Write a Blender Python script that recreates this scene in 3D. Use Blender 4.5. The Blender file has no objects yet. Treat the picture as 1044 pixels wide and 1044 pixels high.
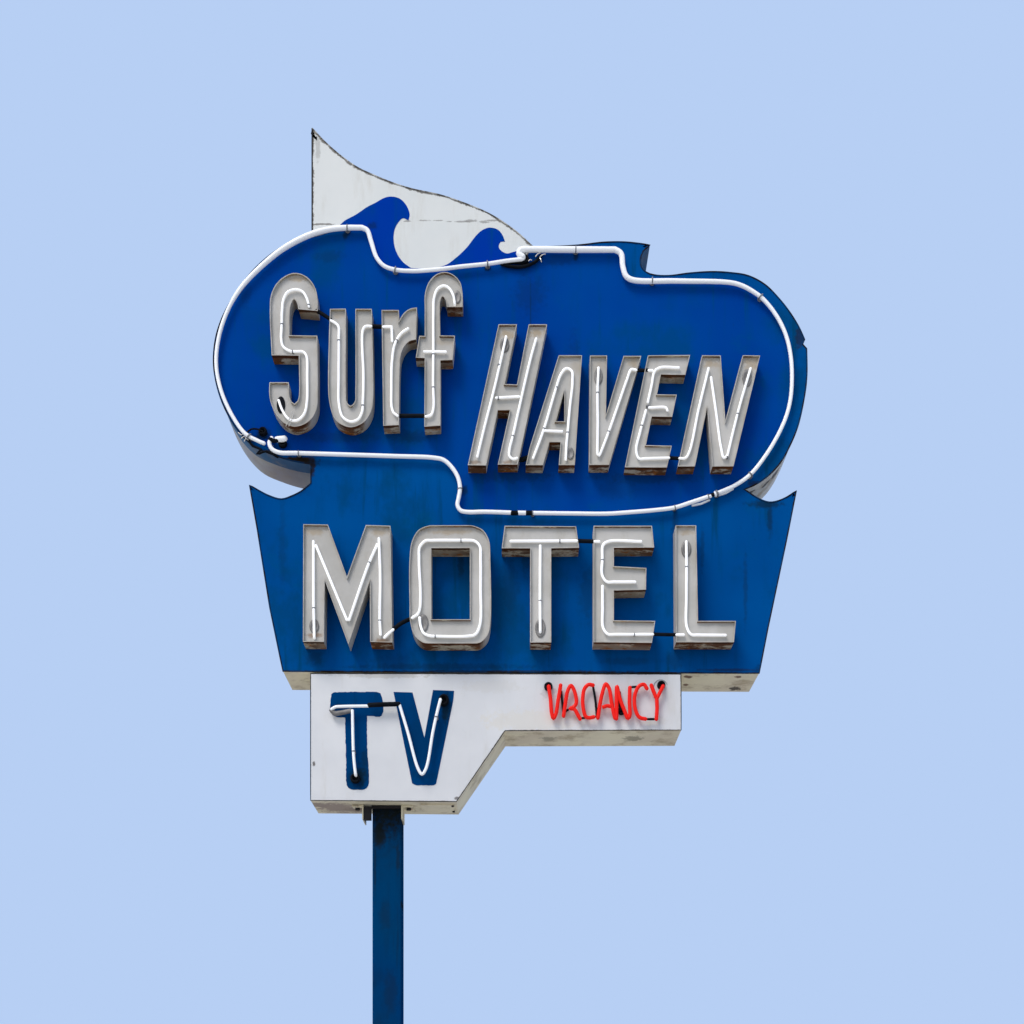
import bpy, math, random
from mathutils import Vector, geometry
random.seed(7)
S = bpy.context.scene
COL = S.collection
PX = 0.01          # metres per unit of the survey grid on the sign face
D = 14.0           # eye to sign face
HX, HY = 522.0, 1150.0   # survey grid point level with the eye
EYE = 1.6
DEPTH = 0.6        # cabinet depth
EL, EM = 0.17, 0.21   # how far the channel letters stand off the face

def P(x, y, e=0.0):
    k = PX * (D - e) / D
    return Vector(((x - HX) * k, -e, EYE + (HY - y) * k))

# ------------------------------------------------------------------ materials
def lin(r, g, b):
    f = lambda c: (c / 255 / 12.92) if c / 255 <= 0.04045 else ((c / 255 + 0.055) / 1.055) ** 2.4
    return (f(r), f(g), f(b), 1.0)

class NT:
    def __init__(self, name):
        self.m = bpy.data.materials.new(name); self.m.use_nodes = True
        self.t = self.m.node_tree; self.n = self.t.nodes; self.l = self.t.links
        self.b = self.n['Principled BSDF']
        self.pos = self.n.new('ShaderNodeNewGeometry')
    def noise(self, scale, stretch=(1, 1, 1), detail=5, rough=0.6, off=0.0):
        mp = self.n.new('ShaderNodeMapping'); mp.inputs['Scale'].default_value = stretch
        mp.inputs['Location'].default_value = (off, off * 1.7, off * 0.6)
        self.l.new(self.pos.outputs['Position'], mp.inputs['Vector'])
        no = self.n.new('ShaderNodeTexNoise'); no.inputs['Scale'].default_value = scale
        no.inputs['Detail'].default_value = detail; no.inputs['Roughness'].default_value = rough
        self.l.new(mp.outputs[0], no.inputs['Vector'])
        return no.outputs['Fac']
    def ramp(self, v, a, b, lo=0.0, hi=1.0):
        if a > b: a, b, lo, hi = b, a, hi, lo
        r = self.n.new('ShaderNodeMapRange'); r.interpolation_type = 'SMOOTHSTEP'
        r.inputs[1].default_value = a; r.inputs[2].default_value = b
        r.inputs[3].default_value = lo; r.inputs[4].default_value = hi
        self.l.new(v, r.inputs[0]); return r.outputs[0]
    def math(self, op, a, b=None):
        m = self.n.new('ShaderNodeMath'); m.operation = op
        for i, v in enumerate((a, b)):
            if v is None: continue
            if isinstance(v, (int, float)): m.inputs[i].default_value = v
            else: self.l.new(v, m.inputs[i])
        return m.outputs[0]
    def mix(self, f, a, b):
        m = self.n.new('ShaderNodeMix'); m.data_type = 'RGBA'
        if isinstance(f, (int, float)): m.inputs[0].default_value = f
        else: self.l.new(f, m.inputs[0])
        for i, v in ((6, a), (7, b)):
            if isinstance(v, tuple): m.inputs[i].default_value = v
            else: self.l.new(v, m.inputs[i])
        return m.outputs[2]
    def attr(self, name):
        a = self.n.new('ShaderNodeAttribute'); a.attribute_name = name
        return a.outputs['Fac']
    def normz(self):
        s = self.n.new('ShaderNodeSeparateXYZ'); self.l.new(self.pos.outputs['True Normal'], s.inputs[0])
        return s.outputs['Z']
    def spot(self, x, y, rx, ry, wob=0.6, edge=0.5, e=0.0):
        """a mark of its own ragged shape round one place on the face"""
        c = P(x, y, e)
        v = self.n.new('ShaderNodeVectorMath'); v.operation = 'SUBTRACT'
        self.l.new(self.pos.outputs['Position'], v.inputs[0]); v.inputs[1].default_value = c
        w = self.n.new('ShaderNodeVectorMath'); w.operation = 'MULTIPLY'
        self.l.new(v.outputs[0], w.inputs[0]); w.inputs[1].default_value = (1 / (rx * PX), 0, 1 / (ry * PX))
        ln = self.n.new('ShaderNodeVectorMath'); ln.operation = 'LENGTH'
        self.l.new(w.outputs[0], ln.inputs[0])
        n = self.noise(22, off=x * 0.37)
        d = self.math('ADD', ln.outputs['Value'], self.math('MULTIPLY', self.math('SUBTRACT', n, 0.5), wob * 2.4))
        return self.ramp(d, 1.0, 1.0 - edge)
    def col(self, c): self.l.new(c, self.b.inputs['Base Color'])
    def rough(self, v):
        if isinstance(v, (int, float)): self.b.inputs['Roughness'].default_value = v
        else: self.l.new(v, self.b.inputs['Roughness'])
    def bump(self, h, strength=0.15, dist=0.01):
        b = self.n.new('ShaderNodeBump'); b.inputs['Strength'].default_value = strength
        b.inputs['Distance'].default_value = dist
        self.l.new(h, b.inputs['Height']); self.l.new(b.outputs[0], self.b.inputs['Normal'])
    def spec(self, v): self.b.inputs['Specular IOR Level'].default_value = v

RUST = (0.10, 0.031, 0.005, 1); RUSTD = (0.022, 0.012, 0.007, 1); RUSTO = (0.34, 0.115, 0.015, 1)
MAT = {}
def blue(name, c1, c2, streak, spots, edgecol=(0.012, 0.02, 0.03, 1), stain_shade=(0.005, 0.018, 0.032, 1)):
    k = NT(name)
    big = k.ramp(k.noise(0.55, (1, 1, 0.9), 3), 0.35, 0.65)
    c = k.mix(big, c1, c2)
    st = k.ramp(k.noise(3.2, (1.6, 1, 0.22), 6, 0.65, 3.1), 0.52, 0.78)          # run-off streaks, deepened to stand in for letter shade too
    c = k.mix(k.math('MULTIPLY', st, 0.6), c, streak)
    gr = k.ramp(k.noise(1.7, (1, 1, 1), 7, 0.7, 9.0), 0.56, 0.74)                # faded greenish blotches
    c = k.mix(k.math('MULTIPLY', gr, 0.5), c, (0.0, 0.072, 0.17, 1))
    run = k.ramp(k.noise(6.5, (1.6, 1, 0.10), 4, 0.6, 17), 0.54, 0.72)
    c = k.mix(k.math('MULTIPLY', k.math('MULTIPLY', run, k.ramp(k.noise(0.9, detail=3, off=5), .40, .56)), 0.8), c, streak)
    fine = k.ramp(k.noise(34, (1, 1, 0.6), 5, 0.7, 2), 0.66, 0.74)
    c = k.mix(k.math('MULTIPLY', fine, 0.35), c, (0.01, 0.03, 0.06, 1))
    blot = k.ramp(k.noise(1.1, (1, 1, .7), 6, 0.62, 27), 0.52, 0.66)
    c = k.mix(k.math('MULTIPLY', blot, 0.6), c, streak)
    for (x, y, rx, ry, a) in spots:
        c = k.mix(k.math('MULTIPLY', k.spot(x, y, rx, ry, edge=0.7), a), c, stain_shade)  # dark marks: stains, with shade of the letters painted in
    if name == 'sea_blue_paint':      # rotted lower lip of the rounded part, rust bleeding along the bottom seam
        for (x, y, rx, ry, a) in ((302, 469, 26, 5, 1), (272, 462, 14, 5, .9), (318, 478, 5, 10, .9), (520, 685, 160, 2.2, .7), (745, 683, 40, 2, .5), (773, 493, 16, 4, .6), (815, 345, 6, 14, .6)):
            c = k.mix(k.math('MULTIPLY', k.spot(x, y, rx, ry, edge=0.6), a), c, (0.016, 0.011, 0.007, 1))
    e = k.math('MULTIPLY', k.attr('edge'), k.ramp(k.noise(9, (1, 1, 1), 6, 0.7, 5), 0.35, 0.6))
    c = k.mix(k.ramp(e, 0.45, 0.95, 0, 0.8), c, edgecol)
    k.col(c); k.rough(k.ramp(k.noise(5), 0.3, 0.7, 0.42, 0.62)); k.spec(0.0)
    k.bump(k.noise(1.3, (1, 1, 1), 2, 0.4, 4), 0.25, 0.05)
    MAT[name] = k.m
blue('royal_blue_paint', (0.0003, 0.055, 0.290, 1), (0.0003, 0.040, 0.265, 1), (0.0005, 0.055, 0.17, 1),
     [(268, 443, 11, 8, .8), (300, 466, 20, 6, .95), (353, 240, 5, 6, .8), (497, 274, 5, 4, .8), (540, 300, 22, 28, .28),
      (587, 262, 4, 5, .8), (473, 500, 5, 6, .7), (520, 485, 60, 10, .35), (660, 487, 70, 9, .35), (345, 446, 55, 8, .3), (420, 445, 30, 9, .4), (541, 330, 0.8, 70, .5), (570, 265, 26, 9, .3), (630, 500, 30, 14, .2), (335, 262, 20, 9, .25), (250, 300, 10, 16, .25), (585, 385, 10, 60, .25)])  # bands under SURF and HAVEN: letter shade painted in among the stains
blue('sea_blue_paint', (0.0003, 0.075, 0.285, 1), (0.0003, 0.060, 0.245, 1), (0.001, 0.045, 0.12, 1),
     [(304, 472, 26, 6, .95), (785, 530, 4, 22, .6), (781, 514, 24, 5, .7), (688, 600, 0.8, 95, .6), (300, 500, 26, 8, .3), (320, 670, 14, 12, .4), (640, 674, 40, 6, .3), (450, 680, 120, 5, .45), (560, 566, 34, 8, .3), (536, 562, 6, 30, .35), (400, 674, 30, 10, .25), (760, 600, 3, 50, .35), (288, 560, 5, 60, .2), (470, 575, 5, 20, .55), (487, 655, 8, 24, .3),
      (688, 540, 5, 28, .4), (520, 600, 12, 40, .3), (600, 605, 14, 36, .3), (716, 560, 3, 30, .35), (688, 672, 10, 16, .35), (776, 682, 9, 8, .4)])  # marks under and beside MOTEL letters: grime plus their shade, put into the colour
blue('wave_blue_paint', (0.0005, 0.033, 0.33, 1), (0.0005, 0.040, 0.31, 1), (0.001, 0.05, 0.22, 1),
     [(380, 231, 7, 5, .5)], edgecol=(0.0005, 0.035, 0.3, 1))
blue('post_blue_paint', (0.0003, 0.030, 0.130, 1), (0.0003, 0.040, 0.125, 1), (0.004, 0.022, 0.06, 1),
     [(394, 806, 44, 56, 1.0), (384, 850, 8, 14, .8), (404, 870, 3, 20, .5), (390, 930, 8, 20, .3), (380, 880, 2, 40, .5), (410, 960, 2, 60, .5), (396, 1010, 10, 30, .35), (384, 838, 6, 8, .9), (386, 846, 8, 14, 0.85), (408, 918, 2.5, 6, .8)], stain_shade=(0.008, 0.012, 0.014, 1))
blue('letter_blue_paint', (0.0003, 0.040, 0.150, 1), (0.0003, 0.046, 0.165, 1), (0.001, 0.03, 0.10, 1),
     [(366, 792, 12, 14, .9), (372, 775, 5, 16, .5), (455, 722, 7, 20, .85), (345, 722, 12, 6, .4), (430, 790, 14, 6, .3)], edgecol=(0.0005, 0.03, 0.14, 1))

def white(name, base, base2, speck=0.5, spots=(), edge=1.0):
    k = NT(name)
    c = k.mix(k.ramp(k.noise(0.9, detail=4), 0.35, 0.65), base, base2)
    c = k.mix(k.math('MULTIPLY', k.ramp(k.noise(4, (1.5, 1, 0.3), 6, .7, 6), 0.5, 0.8), 0.35), c, (0.42, 0.40, 0.33, 1))
    for (x, y, rx, ry, a, cc) in spots:
        c = k.mix(k.math('MULTIPLY', k.spot(x, y, rx, ry, 0.8), a), c, cc)
    sp = k.ramp(k.noise(26, detail=6, rough=.75, off=1.3), 0.69, 0.75)
    c = k.mix(k.math('MULTIPLY', sp, speck), c, (0.16, 0.13, 0.10, 1))
    e = k.math('ADD', k.math('MULTIPLY', k.attr('edge'), 0.5), k.math('MULTIPLY', k.noise(9, (1, 1, 1), 8, 0.8, 5), 1.0))
    c = k.mix(k.ramp(e, 0.80, 0.90, 0, 0.85 * edge), c, (0.085, 0.072, 0.055, 1))
    k.col(c); k.rough(0.5); k.spec(0.3)
    k.bump(k.noise(1.5, detail=3, rough=0.5), 0.2, 0.05)
    MAT[name] = k.m
DK = (0.09, 0.08, 0.07, 1)
white('white_paint_pennant', (0.66, 0.69, 0.68, 1), (0.62, 0.655, 0.65, 1), 0.3,
      [(x, 226.5 + random.uniform(-1.5, 1.5), random.uniform(4, 11), random.uniform(.8, 1.8), .7, (0.2, 0.2, 0.19, 1))
       for x in (415, 432, 447, 458, 470, 479, 494, 503)] + [(330, 229, 14, 1.2, .8, DK), (324, 150, 3, 20, .5, (0.3, 0.3, 0.28, 1)), (338, 145, 6, 2, .7, DK)])
white('white_paint_box', (0.66, 0.68, 0.70, 1), (0.60, 0.62, 0.645, 1), 0.35,
      [(540, 735, 60, 14, .25, (0.62, 0.55, 0.40, 1)), (500, 700, 40, 8, .18, (0.5, 0.47, 0.4, 1)), (390, 689, 60, 3, .4, (0.35, 0.33, 0.28, 1)),
       (320, 779, 2, 3, .9, DK), (595, 730, 26, 6, .35, (0.55, 0.48, 0.36, 1)), (667, 735, 16, 6, .2, (0.5, 0.47, 0.38, 1)), (466, 814, 3, 2, .8, DK),
       (560, 707, 9, 8, .4, (0.35, 0.36, 0.38, 1))])

def cream(name, base, base2, rust_amt, spots=()):
    k = NT(name)
    c = k.mix(k.ramp(k.noise(1.6, detail=5), 0.35, 0.65), base, base2)
    c = k.mix(k.math('MULTIPLY', k.ramp(k.noise(3.5, detail=7, rough=.7, off=4), 0.48, 0.66), rust_amt), c, (0.30, 0.225, 0.12, 1))
    c = k.mix(k.math('MULTIPLY', k.ramp(k.noise(14, detail=7, rough=.75, off=8), 0.64, 0.72), rust_amt), c, RUST)
    for (p, r, cc) in spots:
        v = k.n.new('ShaderNodeVectorMath'); v.operation = 'DISTANCE'
        k.l.new(k.pos.outputs['Position'], v.inputs[0]); v.inputs[1].default_value = p
        d = k.math('ADD', v.outputs['Value'], k.math('MULTIPLY', k.math('SUBTRACT', k.noise(20, off=p[0]), 0.5), r * 2))
        c = k.mix(k.math('MULTIPLY', k.ramp(d, r, r * 0.6), 0.9), c, cc)
    k.col(c); k.rough(0.6); k.spec(0.25)
    k.bump(k.noise(2.2, detail=3, rough=0.5), 0.25, 0.04)
    MAT[name] = k.m
UB = P(0, 686).z; BB = P(0, 816).z
cream('cream_metal', (0.76, 0.70, 0.51, 1), (0.64, 0.57, 0.43, 1), 0.6,
      [((P(703, 0).x, .12, UB), .05, RUST), ((P(704, 0).x, .38, UB), .045, RUST), ((P(754, 0).x, .12, UB), .04, RUST), ((P(757, 0).x, .5, UB), .07, RUSTD),
       ((P(367, 0).x, .3, BB), .07, RUST), ((P(340, 0).x, .3, BB), .25, (0.30, 0.23, 0.19, 1)), ((P(322, 0).x, .2, BB), .12, (0.30, 0.24, 0.2, 1)), ((P(360, 0).x, .4, BB), .15, (0.28, 0.22, 0.17, 1)), ((P(648, 0).x, .3, P(0, 743).z), .12, (0.3, 0.27, 0.19, 1)), ((P(560, 0).x, .3, P(0, 743).z), .1, (0.33, 0.3, 0.22, 1)), ((P(414.5, 0).x, .3, BB), .05, RUSTO)])
cream('bare_metal', (0.40, 0.41, 0.40, 1), (0.30, 0.28, 0.30, 1), 0.35)
cream('chipped_metal', (0.62, 0.62, 0.60, 1), (0.5, 0.5, 0.48, 1), 0.8, [((P(785, 0).x, .2, P(0, 484).z), .06, RUSTD), ((P(768, 0).x, .15, P(0, 496).z), .05, RUSTD), ((P(795, 0).x, .2, P(0, 474).z), .09, RUSTD)])
cream('return_blue', (0.02, 0.115, 0.24, 1), (0.012, 0.085, 0.20, 1), 0.3)

def channel(name, base, base2):
    """open channel letter: grey white enamel, dust on ledges, rust along seams and undersides"""
    k = NT(name)
    c = k.mix(k.ramp(k.noise(2.0, detail=4), 0.35, 0.65), base, base2)
    c = k.mix(k.math('MULTIPLY', k.ramp(k.noise(6, (1.3, 1, .5), 6, .7, 3), 0.5, 0.75), 0.4), c, (0.36, 0.33, 0.27, 1))
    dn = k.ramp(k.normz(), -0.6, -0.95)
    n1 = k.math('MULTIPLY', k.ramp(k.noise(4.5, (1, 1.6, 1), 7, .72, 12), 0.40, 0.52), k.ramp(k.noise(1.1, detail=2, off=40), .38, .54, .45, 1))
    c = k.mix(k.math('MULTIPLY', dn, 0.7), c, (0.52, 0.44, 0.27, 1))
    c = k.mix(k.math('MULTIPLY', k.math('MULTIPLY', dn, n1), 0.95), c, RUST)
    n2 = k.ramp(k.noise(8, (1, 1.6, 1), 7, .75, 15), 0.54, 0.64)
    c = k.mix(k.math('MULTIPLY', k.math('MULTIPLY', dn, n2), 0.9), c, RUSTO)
    e = k.math('MULTIPLY', k.attr('edge'), k.ramp(k.noise(8, detail=6, rough=.7, off=7), 0.40, 0.62))
    c = k.mix(k.math('MULTIPLY', e, 0.4), c, (0.26, 0.21, 0.14, 1))
    sm = k.math('ADD', k.math('MULTIPLY', k.attr('seam'), 0.75), k.noise(6, (1, 1, 1), 7, .7, 2))
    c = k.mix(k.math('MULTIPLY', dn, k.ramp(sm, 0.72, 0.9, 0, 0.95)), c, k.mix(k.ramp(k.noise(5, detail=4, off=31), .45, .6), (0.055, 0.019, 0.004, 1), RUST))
    for (x, y, rx, ry, a) in ((517, 339, 11, 7, .75), (548, 338, 11, 7, .75), (321, 541, 13, 6, .6), (386, 541, 13, 6, .6), (725, 369, 11, 8, .65), (766, 369, 11, 10, .65), (646, 368, 9, 8, .6), (303, 283, 12, 4, .7),
                             (345, 320, 9, 5, .4), (399, 321, 9, 6, .4), (458, 541, 32, 4, .6), (699, 541, 11, 5, .6), (320, 647, 11, 4, .7), (390, 652, 10, 3, .8), (466, 306, 4, 10, .5), (452, 347, 14, 5, .35), (485, 470, 9, 3, .6), (518, 470, 9, 3, .6),
                             (581, 467, 6, 9, .4), (590, 372, 12, 10, .3), (611, 372, 9, 9, .3), (694, 318, 1, 1, 0)):
        c = k.mix(k.math('MULTIPLY', k.spot(x, y, rx, ry, 0.7, 0.8, EM if y > 500 else EL), a), c, (0.36, 0.285, 0.185, 1) if y < 600 and y != 470 else (0.22, 0.13, 0.07, 1))
    c = k.mix(k.math('MULTIPLY', k.ramp(k.noise(30, detail=5, rough=.7, off=21), 0.68, 0.74), 0.5), c, (0.15, 0.11, 0.07, 1))
    k.col(c); k.rough(0.6); k.spec(0.08)
    k.bump(k.noise(3, detail=3), 0.2, 0.02)
    MAT[name] = k.m
channel('letter_enamel', (0.50, 0.495, 0.475, 1), (0.42, 0.415, 0.39, 1))

def plain(name, c, rough=0.5, emit=None, es=0.0, spec=0.5, vary=0.0, metal=0):
    k = NT(name)
    if vary:
        k.col(k.mix(k.ramp(k.noise(8, detail=6), 0.4, 0.65), c, tuple(x * (1 - vary) for x in c[:3]) + (1,)))
    else: k.b.inputs['Base Color'].default_value = c
    k.rough(rough); k.spec(spec); k.b.inputs['Metallic'].default_value = metal
    if emit: k.b.inputs['Emission Color'].default_value = emit; k.b.inputs['Emission Strength'].default_value = es
    MAT[name] = k.m
plain('white_neon_glass', (0.86, 0.88, 0.9, 1), 0.12, (1, 0.99, 0.98, 1), 0.30, 0.4)
plain('white_border_glass', (0.82, 0.85, 0.88, 1), 0.10, (0.98, 0.99, 1, 1), 0.10, 0.4)
plain('red_neon_glass', (0.60, 0.012, 0.008, 1), 0.2, (1.0, 0.015, 0.008, 1), 0.22, spec=0.12)
plain('black_rubber', (0.006, 0.008, 0.012, 1), 0.7, spec=0.06, vary=0.5)
plain('dark_edge', (0.018, 0.017, 0.02, 1), 0.7, spec=0.2, vary=0.7)
k = NT('worn_edge'); k.col(k.mix(k.ramp(k.noise(7, detail=8, rough=.8), .42, .56), (0.5, 0.5, 0.47, 1), (0.05, 0.045, 0.04, 1))); k.rough(.7); MAT['worn_edge'] = k.m
plain('grey_socket', (0.23, 0.225, 0.22, 1), 0.5, vary=0.4)
plain('clip_metal', (0.22, 0.23, 0.25, 1), 0.45, vary=0.5)
plain('clear_glass_bits', (0.75, 0.78, 0.8, 1), 0.1)
plain('bare_wire', (0.6, 0.58, 0.54, 1), 0.35, metal=0.4)

# ------------------------------------------------------------------ geometry
ROOT = bpy.data.objects.new('motel_sign', None); COL.objects.link(ROOT)
LOC = Vector((P(394.4, 0, -0.3).x, 0.3, 0.0)); ROOT.location = LOC
ROOT['label'] = 'weathered blue and white neon motel sign with cream channel letters on a single blue post'
ROOT['category'] = 'sign'

def mesh_obj(name, verts, faces, mat, parent=ROOT, smooth=False, mats=None, fm=None, attrs=None, label=None):
    me = bpy.data.meshes.new(name)
    me.from_pydata([tuple(Vector(v) - LOC) for v in verts], [], faces)
    if mats:
        for m in mats: me.materials.append(MAT[m])
        for i, p in enumerate(me.polygons): p.material_index = fm[i]
    else: me.materials.append(MAT[mat])
    if attrs:
        for an, vals in attrs.items():
            a = me.attributes.new(an, 'FLOAT', 'POINT')
            for i, v in enumerate(vals): a.data[i].value = v
    if smooth:
        for p in me.polygons: p.use_smooth = True
    me.update()
    o = bpy.data.objects.new(name, me); COL.objects.link(o); o.parent = parent
    if label: o['label'] = label
    return o

def cr(pts, closed=False, step=2.2):
    """Catmull-Rom through (x, y) points; a third item marks a corner."""
    n = len(pts); P2 = [Vector((p[0], p[1])) for p in pts]; C = [len(p) > 2 for p in pts]
    out = []
    segs = n if closed else n - 1
    for i in range(segs):
        a, b = P2[i], P2[(i + 1) % n]
        if C[i] and C[(i + 1) % n]:
            out.append(a.copy()); continue
        p0 = P2[i - 1] if (closed or i > 0) and not C[i] else a - (b - a)
        p3 = P2[(i + 2) % n] if (closed or i < n - 2) and not C[(i + 1) % n] else b + (b - a)
        ln = (b - a).length; k = max(1, int(ln / step))
        # centripetal parametrisation
        t0 = 0; t1 = t0 + max((a - p0).length, 1e-3) ** .5; t2 = t1 + max(ln, 1e-3) ** .5; t3 = t2 + max((p3 - b).length, 1e-3) ** .5
        for j in range(k):
            t = t1 + (t2 - t1) * j / k
            A1 = p0 * ((t1 - t) / (t1 - t0)) + a * ((t - t0) / (t1 - t0))
            A2 = a * ((t2 - t) / (t2 - t1)) + b * ((t - t1) / (t2 - t1))
            A3 = b * ((t3 - t) / (t3 - t2)) + p3 * ((t - t2) / (t3 - t2))
            B1 = A1 * ((t2 - t) / (t2 - t0)) + A2 * ((t - t0) / (t2 - t0))
            B2 = A2 * ((t3 - t) / (t3 - t1)) + A3 * ((t - t1) / (t3 - t1))
            out.append(B1 * ((t2 - t) / (t2 - t1)) + B2 * ((t - t1) / (t2 - t1)))
    if not closed: out.append(P2[-1].copy())
    return out

def area(poly): return 0.5 * sum(poly[i - 1].x * poly[i].y - poly[i].x * poly[i - 1].y for i in range(len(poly)))

def inset(poly, w):
    """offset towards the inside (w > 0) of a ring in grid units"""
    s = 1 if area(poly) > 0 else -1
    n = len(poly); out = []
    for i in range(n):
        a, b, c = poly[i - 1], poly[i], poly[(i + 1) % n]
        d1 = (b - a).normalized(); d2 = (c - b).normalized()
        n1 = Vector((-d1.y, d1.x)) * s; n2 = Vector((-d2.y, d2.x)) * s
        m = n1 + n2
        if m.length < 1e-4: m = n1
        m.normalize()
        k = 1 / max(0.33, m.dot(n1))
        out.append(b + m * w * k)
    return out

def fill(rings):
    """triangulate rings (outer, holes...) of 2-D vectors -> index triples over the concatenated list"""
    return [tuple(t) for t in geometry.tessellate_polygon([[Vector((p.x, p.y, 0)) for p in r] for r in rings])]

def dense(poly, step=6):
    out = []
    for i in range(len(poly)):
        a, b = poly[i], poly[(i + 1) % len(poly)]
        k = max(1, int((b - a).length / step))
        for j in range(k): out.append(a.lerp(b, j / k))
    return out

def orient(faces, verts, test):  # keep it simple: cycles is two sided
    return faces

def plate(name, poly, e, depth, face_mat, wall=None, back=None, parent=ROOT, edge_w=3.5, mats=None, split=None, label=None):
    """sheet-metal box: outline in grid units, front at e metres before the face plane, pushed straight back by depth.
    wall(x, y, nx, ny, layer) -> material name for that strip of the return."""
    poly = dense(poly, 8)
    if area(poly) > 0: poly = poly[::-1]
    inn = inset(poly, edge_w)
    n = len(poly); V = []; E = []
    names = mats or [face_mat]
    for p in poly: V.append(P(p.x, p.y, e)); E.append(1)
    for p in inn: V.append(P(p.x, p.y, e)); E.append(0)
    F = []; M = []
    idx = {m: i for i, m in enumerate(names)}
    for i in range(n):
        j = (i + 1) % n; F.append((i, j, n + j, n + i)); M.append(0)
    for t in fill([inn]): F.append(tuple(n + q for q in t)); M.append(0)
    layers = [0] + ([split] if split else []) + [depth]
    base = 0; prev = list(range(n))
    for li in range(1, len(layers)):
        st = len(V)
        for p in poly:
            q = P(p.x, p.y, e); V.append(Vector((q.x, -e + layers[li], q.z))); E.append(0)
        cur = [st + i for i in range(n)]
        if li == 1:      # separate front ring so that the edge wear stays on the face
            st2 = len(V)
            for p in poly: V.append(P(p.x, p.y, e)); E.append(0)
            prev = [st2 + i for i in range(n)]
        for i in range(n):
            j = (i + 1) % n; F.append((prev[j], prev[i], cur[i], cur[j]))
            a, b = poly[i], poly[j]; d = (b - a).normalized()
            mm = wall((a.x + b.x) / 2, (a.y + b.y) / 2, d, li - 1) if wall else names[-1]
            M.append(idx[mm])
        prev = cur
    st = prev[0]
    for t in fill([poly]): F.append(tuple(st + q for q in reversed(t))); M.append(idx[back] if back else 0)
    return mesh_obj(name, V, F, None, parent, mats=names, fm=M, attrs={'edge': E}, label=label)

def channel_letter(outer, e, holes=(), parent=ROOT, rim=0.8, sunk=0.028, label=None, name='letter'):
    floor = e - sunk
    rings = [outer] + list(holes)
    V = []; E = []; SM = []; F = []
    fl_rings = []; fl_idx = []
    for ri, r in enumerate(rings):
        if ri and (area(r) > 0) == (area(outer) > 0): r = r[::-1]
        r = dense(r, 6)
        n = len(r); inn = inset(r, rim if ri == 0 else -rim)
        o = len(V)
        def ring(pts, back, ed, sm):
            s0 = len(V)
            for p in pts:
                q = P(p.x, p.y, e); V.append(Vector((q.x, -back, q.z))); E.append(ed); SM.append(sm)
            return s0
        a = ring(r, e, 1, 0); b = ring(inn, e, 1, 0)
        c0 = ring(r, e, 0, 1.0); c1 = ring(r, e - 0.085, 0, 0); c = ring(r, 0.0, 0, 0.25)
        d0 = ring(inn, e, 0, 0); d = ring(inn, floor, 0, 0)
        for i in range(n):
            j = (i + 1) % n
            F.append((a + i, a + j, b + j, b + i)); F.append((c0 + j, c0 + i, c1 + i, c1 + j)); F.append((c1 + j, c1 + i, c + i, c + j))
            F.append((d0 + i, d0 + j, d + j, d + i))
        fr = ring(inn, floor, 0.5, 0.15)
        inn2 = inset(inn, 1.1 if ri == 0 else -1.1)
        f2 = ring(inn2, floor, 0, 0)
        for i in range(n):
            j = (i + 1) % n; F.append((fr + i, fr + j, f2 + j, f2 + i))
        fl_rings.append(inn2); fl_idx += [f2 + i for i in range(n)]
    for t in fill(fl_rings): F.append(tuple(fl_idx[q] for q in t))
    return mesh_obj(name, V, F, 'letter_enamel', parent, attrs={'edge': E, 'seam': SM}, label=label)

def sweep(pts, r, nseg=10, cap=True):
    if callable(r): rad = [r(i / (len(pts) - 1)) for i in range(len(pts))]; r = rad[0]
    else: rad = None
    """round tube along 3-D points"""
    pts = [Vector(p) for p in pts]
    n = len(pts); V = []; F = []
    T = []
    for i in range(n):
        a = pts[max(0, i - 1)]; b = pts[min(n - 1, i + 1)]
        T.append((b - a).normalized() if (b - a).length > 1e-7 else Vector((1, 0, 0)))
    rr = rad or [r] * n
    if cap:
        P0 = []; R0 = []; TT = []
        for a in (0.05, 0.5, 0.85):
            P0.append(pts[0] - T[0] * r * (1 - a)); R0.append(r * math.sqrt(1 - (1 - a) ** 2)); TT.append(T[0])
        P1 = []; R1 = []; T1 = []
        for a in (0.85, 0.5, 0.05):
            P1.append(pts[-1] + T[-1] * r * (1 - a)); R1.append(r * math.sqrt(1 - (1 - a) ** 2)); T1.append(T[-1])
        pts = P0 + pts + P1; rr = R0 + rr + R1; T = TT + T + T1; n = len(pts)
    u = T[0].cross(Vector((0.13, 1, 0.07)))
    if u.length < 1e-3: u = T[0].cross(Vector((1, 0, 0)))
    u.normalize()
    for i in range(n):
        u = (u - T[i] * u.dot(T[i]));
        if u.length < 1e-5: u = T[i].cross(Vector((0.3, 0.2, 1)))
        u.normalize(); w = T[i].cross(u)
        for k in range(nseg):
            a = 2 * math.pi * k / nseg
            V.append(pts[i] + (u * math.cos(a) + w * math.sin(a)) * rr[i])
    for i in range(n - 1):
        for k in range(nseg):
            k2 = (k + 1) % nseg
            F.append((i * nseg + k, i * nseg + k2, (i + 1) * nseg + k2, (i + 1) * nseg + k))
    F.append(tuple(range(nseg))[::-1]); F.append(tuple((n - 1) * nseg + k for k in range(nseg)))
    return V, F

def join(parts):
    V = []; F = []
    for v, f in parts:
        o = len(V); V += v; F += [tuple(o + q for q in t) for t in f]
    return V, F

def smooth3(pts, e, step=1.6):
    """(x, y[, corner]) or (x, y, corner, e_local)"""
    return [P(p.x, p.y, e) for p in cr([(q + ('c',) if False else q) for q in pts], False, step)]

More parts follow.
